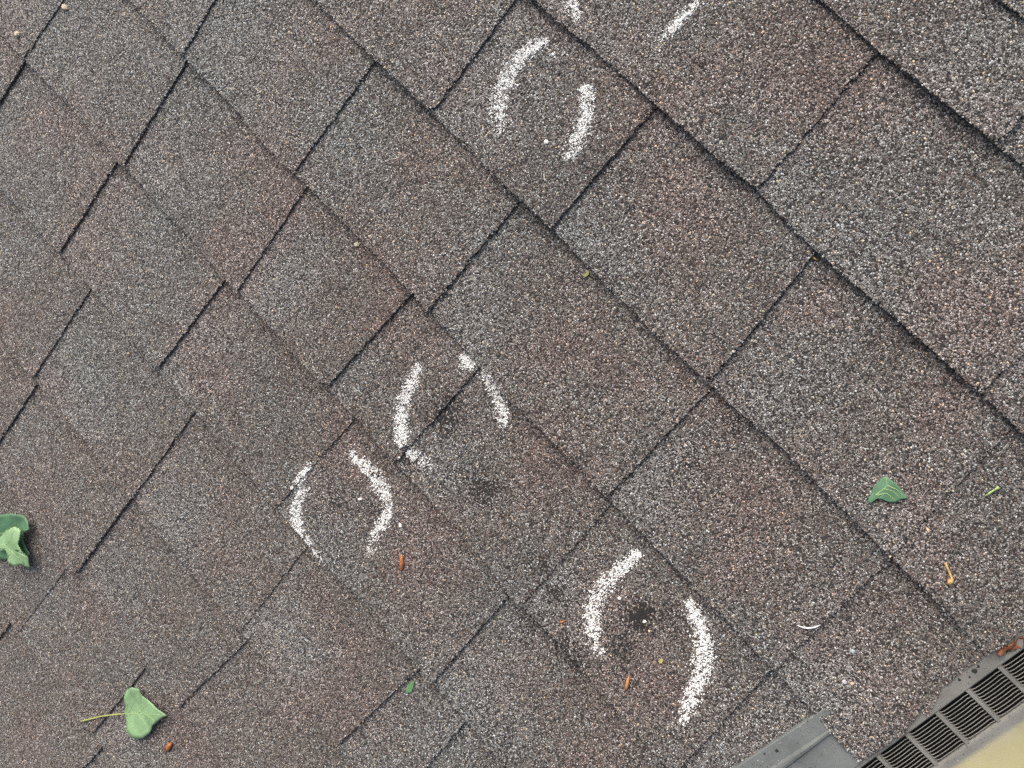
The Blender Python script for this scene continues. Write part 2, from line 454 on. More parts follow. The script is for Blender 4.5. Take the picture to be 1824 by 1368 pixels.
def build_tab(t, roof):
    rr = np.random.default_rng(1000 + t.k * 97 + int(t.seed) * 13)
    vn = (3 - t.k) * S
    wid = float(t.fr(vn + .07) - t.fl(vn + .07))
    if wid < .01: return
    LP = S + .022
    uc, vc = uv_of(t, np.array(.5), np.array(.45), LP)
    uc, vc = float(uc), float(vc)
    cs = [uv_of(t, np.array(a), np.array(b), LP) for a in (0, .5, 1) for b in (0, .45, .87)]
    vis = any(in_view(float(a), float(b), 30) for a, b in cs)
    near = any(in_view(float(a), float(b), 500) for a, b in cs)
    if not near: return
    cell = .006 if vis else .02
    ns = max(2, int(wid / cell)); nw = max(4, int(LP / cell))
    s, w = np.meshgrid(np.linspace(0, 1, ns + 1), np.linspace(0, 1, nw + 1), indexing='ij')
    if not t.high:                                       # a flat tab runs on a little under its raised neighbours
        e = .012 / wid
        er = 0 if t.cut else e
        s = -e + s * (1 + e + er)
    u, v = uv_of(t, s, w, LP)
    jit = .0007
    u = u.copy(); v = v.copy()
    u[0] += rr.normal(0, jit, nw + 1); u[-1] += rr.normal(0, jit * (3.0 if t.cut else 1), nw + 1)
    v[:, 0] += rr.normal(0, jit * .8, ns + 1)
    # clipped corners are never sharp
    c = rr.uniform(.001, .003, 2)
    u[0, 0] += c[0]; v[0, 0] += c[0]; u[-1, 0] -= c[1]; v[-1, 0] += c[1]
    d = np.maximum(v - butt(t.k, u), 0)
    z = tab_z(t, u, v, d)
    idx = np.arange((ns + 1) * (nw + 1)).reshape(ns + 1, nw + 1)
    top = np.stack([idx[:-1, :-1], idx[1:, :-1], idx[1:, 1:], idx[:-1, 1:]], -1).reshape(-1, 4)
    loop = np.concatenate([idx[:, 0], idx[-1, 1:], idx[-2::-1, -1], idx[0, -2:0:-1]])
    P = np.stack([u, v, z], -1).reshape(-1, 3)
    n0 = len(P)
    low = P[loop].copy()
    low[:, 2] -= (STEP + .0006 if t.high else STEP - TOOTH + .0006)
    low[:, :2] += (np.array([uc, vc]) - low[:, :2]) * .004
    P = np.vstack([P, low])
    q = np.arange(len(loop)); q2 = (q + 1) % len(loop)
    skirt = np.stack([loop[q2], loop[q], n0 + q, n0 + q2], 1)
    verts = [P]; f4 = [top, skirt]; fg = [np.zeros(len(top)), np.full(len(skirt), -1.0)]
    caps = []; capg = []
    # loose grain standing proud of the coat, thick along the exposed edges
    if vis:
        area = wid * LP * 1e6
        n = int(area * .112)
        gs = rr.uniform(0, 1, n); gw = rr.uniform(0, .9, n)
        size = np.clip(rr.lognormal(math.log(.00066), .26, n), .0004, .00115)
        ne = int(wid * 1000 * .9); nd = int(S * 1000 * .6)
        es = np.concatenate([rr.uniform(0, 1, ne), np.zeros(nd), np.ones(nd)])
        ew = np.concatenate([np.zeros(ne), rr.uniform(0, .9, nd), rr.uniform(0, .9, nd)])
        if not t.high and not t.cut:
            es = es[:ne]; ew = ew[:ne]
        gu, gvv = uv_of(t, np.concatenate([gs, es]), np.concatenate([gw, ew]), LP)
        k_e = len(es)
        gu = gu.copy(); gvv = gvv.copy()
        gu[n:] += rr.normal(0, .0006, k_e); gvv[n:] += rr.normal(0, .0006, k_e)
        size = np.concatenate([size, np.clip(rr.lognormal(math.log(.0008), .25, k_e), .0004, .0013)])
        gd = np.maximum(gvv - butt(t.k, gu), 0)
        gz = tab_z(t, gu, gvv, gd)
        gz[n:] -= rr.uniform(0, .0012, k_e)
        bare = blobs(BARE, gu, gvv)
        keep = rr.uniform(0, 1, len(gu)) > np.clip(bare, 0, .8) * .9
        gu, gvv, gz, size = gu[keep], gvv[keep], gz[keep], size[keep]
        Vg, Qg, Cg = granules(gu, gvv, gz, size, size * rr.uniform(.55, 1.0, len(size)), rr)
        base = n0 + len(low)
        val = rr.uniform(.01, 1, len(gu))
        verts.append(Vg); f4.append(Qg + base); fg.append(np.repeat(val, 5)); caps = Cg + base; capg = val
    P = np.vstack(verts)
    U, V = P[:, 0], P[:, 1]
    D = np.clip((V - butt(t.k, U)) / S, 0, 1.2)
    fa, fb = t.fl(V), t.fr(V)
    sx = np.clip((U - fa) / np.maximum(fb - fa, .01), 0, 1)
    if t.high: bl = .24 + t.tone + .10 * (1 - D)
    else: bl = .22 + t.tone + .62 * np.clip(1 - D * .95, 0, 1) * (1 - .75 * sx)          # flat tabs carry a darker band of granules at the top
    bl = bl + blobs(PALE, U, V) * .9
    # brighter light of the far corner, painted in as paler granules
    bl = bl + .60 * np.clip((-U + V * .35 - .08) / .6, 0, 1)
    bare = blobs(BARE, U, V) * 1.0 + .02
    P = P - np.array([uc, vc, 0])
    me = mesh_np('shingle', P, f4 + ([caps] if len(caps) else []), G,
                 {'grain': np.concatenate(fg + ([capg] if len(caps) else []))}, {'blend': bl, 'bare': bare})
    o = put('shingle', me, (uc, vc, 0), roof)
    return o

# roof deck under the shingles: closed slab, its verge runs under the vent
du0, du1, dv0, dv1, dz0, dz1 = -2.6, .449, -2.2, 2.6, -.03, -.0125
B = np.array([(a, b, c) for c in (dz0, dz1) for b in (dv0, dv1) for a in (du0, du1)])
me = mesh_np('roof', B, [[(0, 2, 3, 1), (4, 5, 7, 6), (0, 1, 5, 4), (2, 6, 7, 3), (0, 4, 6, 2), (1, 3, 7, 5)]], G)
roof = put('roof', me)
tag(roof, kind='structure')
shingles = [build_tab(t, roof) for t in tabs]

# ground far below the eave
gv = [(-60, -60, 0), (60, -60, 0), (60, 60, 0), (-60, 60, 0)]
gm = mesh_np('ground', gv, [[(0, 1, 2, 3)]], plain('lawn', (.07, .10, .035), .9, .5, 3))
tag(link(bpy.data.objects.new('ground', gm)), kind='structure')

# ------------------------------------------------------------------ vent strip at the verge
def box(a, b):
    (x0, y0, z0), (x1, y1, z1) = a, b
    V = np.array([(x, y, z) for z in (z0, z1) for y in (y0, y1) for x in (x0, x1)], float)
    Fq = np.array([(0, 2, 3, 1), (4, 5, 7, 6), (0, 1, 5, 4), (2, 6, 7, 3), (0, 4, 6, 2), (1, 3, 7, 5)])
    return V, Fq

def profile(pts, v0, v1, nv=1, flip=False):
    """sheet swept along v from a (u, z) profile"""
    pts = np.array(pts); n = len(pts)
    vv = np.linspace(v0, v1, nv + 1)
    V = np.concatenate([np.c_[pts[:, 0], np.full(n, y), pts[:, 1]] for y in vv])
    f = []
    for j in range(nv):
        for i in range(n - 1):
            a = j * n + i
            f.append((a, a + n, a + n + 1, a + 1) if flip else (a, a + 1, a + n + 1, a + n))
    return V, np.array(f)

VZ = -.0050
V0, V1 = -.75, .80
vent = empty('vent_strip', (.47, -.03, VZ))
tag(vent, 'grey plastic vent strip with slotted louvres along the roof edge at lower right', 'vent')
def vpart(name, Vv, Fq, mat, smooth=False, at=None):
    at = np.array(at if at is not None else (.47, -.03, VZ))
    return put(name, mesh_np(name, np.asarray(Vv) - at, Fq if isinstance(Fq, list) else [Fq], mat, smooth=smooth), tuple(at - np.array((.47, -.03, VZ))), vent)
UT, UB = .4570, .4895                    # top and bottom of the slots
# band above the slots, running under the shingles with a rolled lip
pr = [(.4405, VZ - .0015), (.4435, VZ - .0004), (.447, VZ), (UT - .001, VZ), (UT, VZ - .0008), (UT, VZ - .004)]
V, Fq = profile(pr, V0, V1); vpart('upper_band', V, Fq, VENTM)
# lower flange, flat and then rolled down over the verge
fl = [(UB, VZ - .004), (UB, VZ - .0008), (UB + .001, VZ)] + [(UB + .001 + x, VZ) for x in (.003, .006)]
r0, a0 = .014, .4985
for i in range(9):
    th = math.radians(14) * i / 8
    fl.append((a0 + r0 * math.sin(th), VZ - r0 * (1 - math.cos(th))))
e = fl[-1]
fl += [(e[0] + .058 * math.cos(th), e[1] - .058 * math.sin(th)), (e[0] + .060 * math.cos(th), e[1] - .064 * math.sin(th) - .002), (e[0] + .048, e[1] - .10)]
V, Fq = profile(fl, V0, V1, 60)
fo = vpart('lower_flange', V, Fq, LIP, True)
pa = np.clip((V[:, 0] - .4975 - .0015 * vnoise(V[:, 1] * 30, V[:, 1] * 0, 4)) / .011, 0, 1)  # colour runs from grey to cream yellow across the bend
fo.data.attributes.new('cream_mix', 'FLOAT', 'POINT').data.foreach_set('value', pa.astype(np.float32))
# dark trough under the slots
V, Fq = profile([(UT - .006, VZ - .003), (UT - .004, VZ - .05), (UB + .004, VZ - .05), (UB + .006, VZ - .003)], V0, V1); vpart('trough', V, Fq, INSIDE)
PIT = .0320; NS = 11
rib_me = slat_me = None
k0, k1 = -14, 14
SP = (UB - UT) / (NS + .6)
for k in range(k0, k1):
    vr = -.0357 + k * PIT
    if rib_me is None:
        V, Fq = box((UT - .0002, -.0024, -.0035), (UB + .0002, .0024, .0003))
        top = V[:, 2] > 0; V[top, 1] *= .6
        rib_me = mesh_np('rib', V - np.array([.47, 0, 0]), [Fq], VENTM)
    put('rib', rib_me, (0, vr + .03, 0), vent)
    for i in range(NS):
        if slat_me is None:
            yy = np.linspace(.0020, PIT - .0020, 9)
            bow = .0005 * np.sin(np.linspace(0, math.pi, 9))
            bow[0] -= .0008; bow[-1] += .0006
            sec = np.array([(-.00024, -.0010), (.00024, -.0010), (.00032, -.0003), (.0, .0), (-.00032, -.0003)])
            VV = np.concatenate([np.c_[sec[:, 0] + bow[a], np.full(5, yy[a]), sec[:, 1]] for a in range(9)])
            ff = [(a * 5 + c, a * 5 + (c + 1) % 5, (a + 1) * 5 + (c + 1) % 5, (a + 1) * 5 + c) for a in range(8) for c in range(5)]
            slat_me = mesh_np('slat', VV, [ff], VENTM)
        if not (-.22 < vr < .12): continue
        put('slat', slat_me, (UT + SP * (i + .85) - .47, vr + .03, -.0004), vent)

# apron sheet beside it, with a raised fold, lapped by a second plate
ap = empty('flashing', (.42, -.2, -.004))
tag(ap, 'bare grey metal flashing sheet with a long fold, beside the lowest cut shingle', 'flashing')
def apart(name, Vv, Fq, mat, smooth=False):
    at = np.array((.42, -.2, -.004))
    return put(name, mesh_np(name, np.asarray(Vv) - at, Fq if isinstance(Fq, list) else [Fq], mat, smooth=smooth), (0, 0, 0), ap)
ua = .3965
pr = [(ua, -.0075), (ua + .0002, -.0035), (ua + .001, -.0030), (ua + .012, -.0032), (ua + .0165, -.0030), (ua + .0185, -.0018), (ua + .0205, -.0014), (ua + .0225, -.0020),
      (ua + .0240, -.0046), (ua + .030, -.0050), (ua + .050, -.0052)]
V, Fq = profile(pr, -.60, -.135, 12)
V[:, 0] += np.where(V[:, 0] < ua + .02, (V[:, 1] + .19) * .065, 0)
apart('sheet', V, Fq, METAL, False)
lap = [back(p, -.0035)[:2] for p in ((1499, 1318), (1478, 1329), (1464, 1342), (1456, 1356), (1450, 1372), (1440, 1400))]
far = [(.452, lap[-1][1]), (.4525, (lap[0][1] + lap[-1][1]) / 2), (.453, lap[0][1])]
ring = [(p[0], p[1]) for p in lap] + far
n = len(ring)
V = np.array([(x, y, -.0034) for x, y in ring] + [(x, y, -.0050) for x, y in ring])
apart('lap_plate', V, [[tuple(range(n))[::-1]], [((i + 1) % n, i, n + i, n + (i + 1) % n) for i in range(n)]], METAL)
# round rivet head by the fold and two tar spots
def disc(name, px, rad, zc, h, mat, fn):
    p = back(px, zc); K = 14
    a = np.arange(K) / K * 2 * np.pi; rj = rad * (1 + .08 * np.sin(a * 3 + px[0]))
    V = np.concatenate([np.c_[p[0] + np.cos(a) * rj, p[1] + np.sin(a) * rj, np.full(K, zc)],
                        np.c_[p[0] + np.cos(a) * rj * .75, p[1] + np.sin(a) * rj * .75, np.full(K, zc + h)]])
    f = [(i, (i + 1) % K, K + (i + 1) % K, K + i) for i in range(K)]
    return fn(name, V, [f, [tuple(range(K, 2 * K))]], mat)
disc('rivet', (1347, 1366), .0052, -.0052, .0012, METAL, apart)
disc('tar_spot', (1383.5, 1337), .0017, -.0032, .0003, DOT, apart)
disc('tar_spot', (1362, 1343), .0013, -.0032, .0002, DOT, apart)
for p, rad in (((1736, 1195), .0022), ((1709, 1211), .0013), ((1727, 1206), .001), ((1742, 1187), .0014)):
    disc('tar_spot', p, rad, VZ, .0003, DOT, lambda nm, V, f, mt: vpart(nm, V, f, mt))

# grit washed against the vent and the flashing
def grit(n, ulo, uhi, vlo, vhi, z, fn, seed):
    rr = np.random.default_rng(seed)
    u = ulo + (uhi - ulo) * rr.beta(.6, 2.2, n); v = rr.uniform(vlo, vhi, n); sz = rr.uniform(.0004, .0008, n)
    V, Q, Cc = granules(u, v, np.full(n, z), sz, sz * .9, rr)
    o = fn('grit', V, [Q, Cc], G); o['kind'] = 'stuff'
    val = rr.uniform(.05, 1, n)
    o.data.attributes.new('grain', 'FLOAT', 'FACE').data.foreach_set('value', np.concatenate([np.repeat(val, 5), val]).astype(np.float32))
grit(170, .444, .4565, -.22, .12, VZ, vpart, 31)
grit(40, .4905, .4980, -.22, .12, VZ, vpart, 32)
grit(60, .3995, .4135, -.28, -.14, -.0031, apart, 33)

# small loose strip of shingle under the cut edge
c = [back(p, -.006) for p in ((1640, 1262), (1664, 1232), (1676, 1228), (1652, 1276))]
strip = np.array([(p[0], p[1], -.0042) for p in c] + [(p[0], p[1], -.0068) for p in c])
sV = [strip]; rr = np.random.default_rng(5)
sa = rr.uniform(0, 1, (140, 2))
gp = (strip[0] * (1 - sa[:, :1]) + strip[1] * sa[:, :1]) * (1 - sa[:, 1:]) + (strip[3] * (1 - sa[:, :1]) + strip[2] * sa[:, :1]) * sa[:, 1:]
sz = np.full(140, .0008)
gV, gQ, gC = granules(gp[:, 0], gp[:, 1], gp[:, 2], sz, sz * .8, rr)
at = strip[:4].mean(0)
me = mesh_np('shingle_scrap', np.vstack([strip, gV]) - at, [[(0, 1, 2, 3), (1, 0, 4, 5), (2, 1, 5, 6), (3, 2, 6, 7), (0, 3, 7, 4)], gQ + 8, gC + 8], G,
             {'grain': np.concatenate([[-1] * 5, np.repeat(rr.uniform(.1, 1, 140), 5), rr.uniform(.1, 1, 140)])}, {'blend': np.full(8 + len(gV), .5), 'bare': np.full(8 + len(gV), .1)})
tag(put('shingle_scrap', me, tuple(at)), 'narrow sliver of torn shingle hanging over the top of the slotted vent', 'shingle scrap')

# ------------------------------------------------------------------ chalk
def chalk(label, strokes, group):
    """strokes: list of (points, half widths in m, strength); powder sits on top of the grain"""
    rr = np.random.default_rng(abs(hash(label)) % 1000 if False else len(label) * 7 + len(strokes))
    Us, Vs, Zs, Sz = [], [], [], []
    for pts, hw, den in strokes:
        P = np.array([back(p)[:2] for p in pts])
        seg = np.r_[0, np.cumsum(np.linalg.norm(np.diff(P, axis=0), axis=1))]
        tt = np.linspace(0, seg[-1], 80)
        # smooth the polyline
        X = np.interp(tt, seg, P[:, 0]); Y = np.interp(tt, seg, P[:, 1])
        for _ in range(14):
            X[1:-1] = (X[:-2] + 2 * X[1:-1] + X[2:]) / 4; Y[1:-1] = (Y[:-2] + 2 * Y[1:-1] + Y[2:]) / 4
        hws = np.interp(tt, seg, hw if len(hw) == len(pts) else np.interp(np.linspace(0, 1, len(pts)), np.linspace(0, 1, len(hw)), hw))
        dn = np.interp(tt / seg[-1], np.linspace(0, 1, len(den)), den)
        n = int(seg[-1] * np.mean(hws) * 2 * 1e6 * 1.35)
        a = rr.uniform(0, 79, n); i = np.clip(a.astype(int), 0, 78); f = a - i
        x = X[i] * (1 - f) + X[i + 1] * f; y = Y[i] * (1 - f) + Y[i + 1] * f
        tx = X[i + 1] - X[i]; ty = Y[i + 1] - Y[i]; L = np.hypot(tx, ty) + 1e-9
        off = np.clip(rr.normal(0, .62, n), -1.9, 1.9)
        hwv = 1.0 * np.interp(a, np.arange(80), hws)
        x = x - ty / L * off * hwv; y = y + tx / L * off * hwv
        x = x + tx / L * rr.normal(0, .0012, n); y = y + ty / L * rr.normal(0, .0012, n)
        pr = 1.15 * np.interp(a, np.arange(80), dn) * np.exp(-np.abs(off / 1.15) ** 4)
        tex = .42 + .85 * vnoise(x * 380, y * 380, 7) + .35 * vnoise(x * 130, y * 130, 8)      # powder catches on the high grains only
        keep = rr.uniform(0, 1, n) < np.clip(pr * (.35 + tex), 0, 1)
        x, y = x[keep], y[keep]
        z = surface_many(x, y)
        Us.append(x); Vs.append(y); Zs.append(z); Sz.append(np.clip(rr.lognormal(math.log(.00062), .3, len(x)), .0003, .0012))
    u, v, z, s = map(np.concatenate, (Us, Vs, Zs, Sz))
    Vg, Qg, Cg = granules(u, v, z, s, s * rr.uniform(.55, 1.1, len(s)) + .00028, rr)
    at = np.array([u.mean(), v.mean(), z.mean()])
    o = put('chalk_mark', mesh_np('chalk_mark', Vg - at, [Qg, Cg], CHALK), tuple(at))
    tag(o, label, 'chalk mark', group)
    return o

w = .0085
CG = 'chalk arcs drawn round the hail hits'
chalk('short white chalk stub cut off by the top edge of the picture', [([(1000, -40), (1018, 5), (1030, 38)], [.006, .0075, .004], [1, .95, .3])], CG)
chalk('thin slanting white chalk stroke near the top, along a shingle tab edge', [([(1250, -15), (1228, 15), (1195, 48), (1165, 85)], [.005, .0045, .006, .006], [.5, .8, .6, .12]), ([(1236, 8), (1212, 30), (1190, 50)], [.0018, .0022, .0015], [1.6, 1.6, 1.2])], CG)
chalk('thick curved chalk arc opening to the lower right, below the topmost stub', [([(972, 66), (935, 82), (905, 120), (885, 165), (884, 205), (893, 240)], [.004, .0075, .009, .009, .010, .008], [.5, 1, .95, .95, .8, .15])], CG)
chalk('chalk arc with a blunt top end, right half of the uppermost full circle', [([(1041, 150), (1043, 185), (1040, 215), (1028, 245), (1005, 288)], [.0075, .0075, .007, .0085, .008], [1.1, .95, .9, .9, .12])], CG)
chalk('straight-sided chalk arc ending at a tab edge, left half of the middle circle', [([(741, 650), (730, 678), (714, 712), (711, 752), (716, 797)], [.0045, .007, .0085, .0075, .0075], [.6, .9, .95, 1.0, 1.25]), ([(722, 803), (742, 818), (768, 836)], [.006, .008, .005], [.6, .6, .15])], CG)
chalk('chalk arc broken by a butt edge, right half of the middle circle', [([(815, 636), (826, 646), (838, 655)], [.007, .0078, .007], [1.0, 1.25, 1.15]), ([(850, 662), (870, 690), (886, 722), (893, 765)], [.0065, .0075, .008, .006], [.7, 1, .95, .35])], CG)
chalk('faint broken chalk arc, left half of the circle beside the brown bud', [([(549, 830), (533, 850), (516, 872)], [.004, .0045, .003], [1, 1.2, .7]), ([(537, 868), (524, 900), (523, 935), (540, 960), (548, 972)], [.005, .008, .0085, .006, .004], [.3, .6, 1, .8, .4]), ([(548, 982), (560, 995), (574, 1012)], [.005, .006, .004], [.35, .5, .3])], CG)
chalk('long kinked chalk arc, right half of the circle beside the brown bud', [([(612, 808), (640, 830), (662, 855), (682, 890)], [.005, .008, .0085, .008], [.7, 1, 1, .8]), ([(682, 890), (690, 910)], [.008, .006], [.4, .4]), ([(690, 910), (676, 935), (660, 962), (652, 992)], [.004, .0065, .006, .006], [1.1, .9, .45, .1])], CG)
chalk('white chalk arc curving to the left, left half of the lowest circle', [([(1136, 990), (1100, 1018), (1070, 1048), (1050, 1088), (1049, 1125), (1068, 1170)], [.005, .007, .0085, .0088, .0085, .005], [.7, .9, 1, 1, 1, .35])], CG)
chalk('longest white chalk arc, right half of the lowest circle', [([(1222, 1075), (1240, 1105), (1252, 1150), (1251, 1200), (1232, 1245), (1212, 1290)], [.005, .007, .0085, .009, .0085, .006], [.6, .95, .95, 1, .95, .25])], CG)

def crumb(px, size, label, name='chalk_crumb', mat=CHALK, cat='chalk crumb', group='chalk crumbs on the shingles', el=1.0, rot=0.0):
    p = back(px, -.003); p = back(px, surface(p[0], p[1]) + size * .5)
    K = 7; rr = np.random.default_rng(int(px[0] * 3 + px[1]))
    a = np.arange(K) / K * 2 * np.pi
    def ringv(r, z): 
        rj = r * rr.uniform(.75, 1.2, K); x = np.cos(a) * rj * el; y = np.sin(a) * rj
        return np.c_[x * math.cos(rot) - y * math.sin(rot), x * math.sin(rot) + y * math.cos(rot), np.full(K, z) + rr.uniform(-.1, .1, K) * size]
    V = np.concatenate([ringv(size * .8, -size * .5), ringv(size, 0), ringv(size * .55, size * .5)])
    f = [(j * K + i, j * K + (i + 1) % K, (j + 1) * K + (i + 1) % K, (j + 1) * K + i) for j in range(2) for i in range(K)]
    o = put(name, mesh_np(name, V, [f, [tuple(range(2 * K, 3 * K))], [tuple(range(K))[::-1]]], mat), tuple(p))
    return tag(o, label, cat, group)

crumb((985, 97), .0017, 'white chalk crumb high inside the uppermost full chalk circle')
crumb((988, 102), .0009, 'tiny white crumb touching the crumb high inside the uppermost chalk circle')
crumb((922, 152), .0013, 'white chalk crumb just inside the left arc of the uppermost full circle')
crumb((973, 253), .0022, 'large white chalk crumb at the bottom of the uppermost full circle')
crumb((551, 870), .0016, 'white chalk crumb inside the circle beside the bud, near its left arc')
crumb((641, 889), .0017, 'pointed white chalk crumb inside the circle beside the bud, near its right arc', el=1.7, rot=1.0)
crumb((713, 936), .0017, 'white chalk crumb above the orange brown bud', el=1.6, rot=-.7)
crumb((691, 790), .0010, 'tiny white crumb left of the middle chalk circle foot')
crumb((711, 815), .0014, 'white chalk crumb below the left arc of the middle circle')
crumb((1103, 1066), .0018, 'white chalk crumb in the lowest circle, beside its left arc upper half')
crumb((1066, 1121), .0015, 'white chalk crumb touching the inner side of the lowest circle left arc')
crumb((1148, 1107), .0019, 'white chip on the dark bald spot in the lowest circle')
crumb((635, 436), .0027, 'cream pebble below a butt edge, left of the uppermost circles', 'pebble', PEBBLE, 'pebble', 'pebbles', 1.25, .9)
crumb((1504, 1215), .0021, 'pale grey pebble on the lowest cut shingle', 'pebble', plain('grey_pebble', (.5, .5, .54), .7), 'pebble', 'pebbles', 1.2, .3)
crumb((1518, 1160), .0022, 'pale blue pebble right of the white fibre', 'pebble', plain('blue_pebble', (.42, .52, .54), .7), 'pebble', 'pebbles')
crumb((1518, 1160 + 58), .0018, 'tan pebble beside the grey pebble on the lowest cut shingle', 'pebble', plain('tan_pebble', (.6, .47, .32), .7), 'pebble', 'pebbles')
crumb((30, 61 - 0), .0035, 'pale tan crumb in the upper left corner below the first tab joint', 'pebble', PEBBLE, 'pebble', 'pebbles', 1.3, .4)
crumb((115, 13), .0035, 'cream crumb at the top beside the first tab joint', 'pebble', PEBBLE, 'pebble', 'pebbles', 1.5, .2)

# ------------------------------------------------------------------ leaves and litter
def serrate(P, step, amp, rr, skip=()):
    out = []
    n = len(P)
    for i in range(n):
        a, b = P[i], P[(i + 1) % n]
        L = np.linalg.norm(b - a); m_ = max(1, int(round(L / step)))
        t = (b - a) / (L + 1e-9); nrm = np.array([t[1], -t[0]])
        for j in range(m_):
            q = a + (b - a) * j / m_
            out.append(q)
            if i not in skip and m_ > 0:
                out.append(a + (b - a) * (j + .62) / m_ + nrm * amp * rr.uniform(.6, 1.3))
    return np.array(out)

def blade(px, lift, zfun, step=.0035, amp=.0009, skip=(), rings=7, seed=1):
    rr = np.random.default_rng(seed)
    P = np.array([back(p, lift)[:2] for p in px])
    # counter-clockwise
    if np.sum(P[:, 0] * np.roll(P[:, 1], -1) - np.roll(P[:, 0], -1) * P[:, 1]) < 0:
        P = P[::-1]; skip = tuple((len(P) - 2 - s) % len(P) for s in skip)
    O = serrate(P, step, amp, rr, skip)
    c = P.mean(0); n = len(O)
    V = [np.r_[c, 0]]; 
    for r in range(1, rings + 1):
        f = r / rings
        V += [np.r_[c + (o - c) * f, 0] for o in O]
    V = np.array(V)
    V[:, 2] = [zfun(x, y, c) for x, y in V[:, :2]]
    tri = [(0, 1 + i, 1 + (i + 1) % n) for i in range(n)]
    quad = [(1 + r * n + i, 1 + (r + 1) * n + i, 1 + (r + 1) * n + (i + 1) % n, 1 + r * n + (i + 1) % n) for r in range(rings - 1) for i in range(n)]
    return V, tri, quad, c

def solid(o, th):
    md = o.modifiers.new('thickness', 'SOLIDIFY'); md.thickness = th; md.offset = 0

def tube(pts, rad, K=6):
    pts = np.array(pts, float); n = len(pts); V = []
    for i in range(n):
        t = pts[min(i + 1, n - 1)] - pts[max(i - 1, 0)]; t /= np.linalg.norm(t) + 1e-12
        a = np.cross(t, (0, 0, 1)); a /= np.linalg.norm(a) + 1e-12; b = np.cross(a, t)
        r = rad[i] if hasattr(rad, '__len__') else rad
        for j in range(K):
            an = 2 * math.pi * j / K
            V.append(pts[i] + (a * math.cos(an) + b * math.sin(an)) * r)
    f = [(i * K + j, i * K + (j + 1) % K, (i + 1) * K + (j + 1) % K, (i + 1) * K + j) for i in range(n - 1) for j in range(K)]
    return np.array(V), [f, [tuple(range(K))[::-1], tuple(range((n - 1) * K, n * K))]]

def leaf(name, label, px, lift, zfun, mat, veins, seed, skip=(), stalk=None, step=.0035, amp=.0009, extra=()):
    V, tri, quad, c = blade(px, lift, zfun, step, amp, skip, seed=seed)
    at = np.array([c[0], c[1], surface(c[0], c[1])])
    root = empty(name, at)
    tag(root, label, 'leaf')
    def part(nm, V, F, mt, sm=True):
        return put(nm, mesh_np(nm, np.asarray(V) - at, F, mt, smooth=sm), (0, 0, 0), root)
    b = part('blade', V, [tri, quad], mat); solid(b, .00035)
    for vp in veins:
        P = np.array([back(p, lift)[:2] for p in vp])
        tt = np.linspace(0, 1, 10); s = np.linspace(0, 1, len(P))
        x = np.interp(tt, s, P[:, 0]); y = np.interp(tt, s, P[:, 1])
        pts = [(a, b_, zfun(a, b_, c) + .00022) for a, b_ in zip(x, y)]
        tv, tf = tube(pts, np.linspace(.00042, .00018, 10), 5)
        part('vein', tv, tf, VEIN)
    if stalk:
        P = np.array([back(p, lift)[:2] for p in stalk]); tt = np.linspace(0, 1, 12); s = np.linspace(0, 1, len(P))
        x = np.interp(tt, s, P[:, 0]); y = np.interp(tt, s, P[:, 1])
        pts = [(a, b_, max(surface(a, b_) + .0014, 0) + .0012 * math.sin(i_ * .3) + .0015 * (1 - i_ / 11)) for i_, (a, b_) in enumerate(zip(x, y))]
        tv, tf = tube(pts, np.linspace(.0008, .0011, 12), 7)
        part('stalk', tv, tf, STEM)
    return root, part, c

def zz(x, y): return lambda q: (x + q[0] / y)
A = lambda x, y: (x / 2.803, 880 + y / 2.803)      # points read from an enlarged corner
lp = [A(*p) for p in ((615, 1100), (622, 1062), (617, 1020), (628, 985), (655, 966), (686, 976), (700, 1015), (745, 1043), (785, 1075), (832, 1105), (790, 1128), (752, 1160), (735, 1198), (702, 1222), (662, 1217), (632, 1185), (625, 1140))]
def z1(x, y, c):
    r = np.hypot(x - c[0], y - c[1])
    return max(surface(x, y) + .0012, -.003) + .0028 + 2.2 * r * r + .0008 * math.sin((x - c[0]) * 160) - .0012 * math.exp(-((y - c[1] + (x - c[0]) * .2) / .004) ** 2)
vn1 = [[A(615, 1100), A(700, 1103), A(826, 1105)], [A(630, 1100), A(655, 1050), A(668, 985)], [A(630, 1102), A(650, 1150), A(690, 1212)], [A(680, 1102), A(720, 1060), A(738, 1048)],
       [A(675, 1103), A(710, 1140), A(732, 1180)], [A(735, 1104), A(765, 1085), A(780, 1077)], [A(730, 1104), A(755, 1125), A(768, 1140)], [A(622, 1095), A(630, 1050), A(625, 1020)]]
leaf('leaf', 'whole heart-shaped green leaf with a pale stalk, lying near the lower left corner', lp, .003, z1, LEAF, vn1, 3, (0, 16, 8, 9), [A(615, 1100), A(560, 1104), A(500, 1112), A(450, 1125), A(400, 1138)])

# curled leaf at the border of the picture
lq = [A(*p) for p in ((0, 105), (50, 99), (95, 112), (122, 145), (132, 182), (104, 190), (100, 232), (112, 290), (128, 300), (118, 325), (60, 330), (-40, 330), (-95, 290), (-120, 220), (-90, 150), (-40, 115))]
def z2(x, y, c): return max(surface(x, y), -.004) + .005 + .9 * max(0, (c[0] - x)) ** 2 * 10 + .0012 * math.sin(x * 220)
root, part, c2 = leaf('leaf', 'curled green leaf with a folded pale lobe at the left border', lq, .006, z2, LEAF_DARK, [[A(-90, 230), A(0, 200), A(60, 150)], [A(0, 200), A(60, 195), A(118, 180)]], 8)
lr = [A(*p) for p in ((-60, 270), (-20, 225), (20, 190), (55, 168), (82, 185), (86, 225), (82, 252), (102, 290), (128, 322), (124, 375), (95, 354), (60, 361), (33, 345), (36, 310), (14, 272), (-25, 285))]
def z3(x, y, c):
    r = np.hypot(x - c[0], y - c[1]); return max(surface(x, y), -.004) + .0155 - 3.5 * r * r + .001 * math.sin(y * 200)
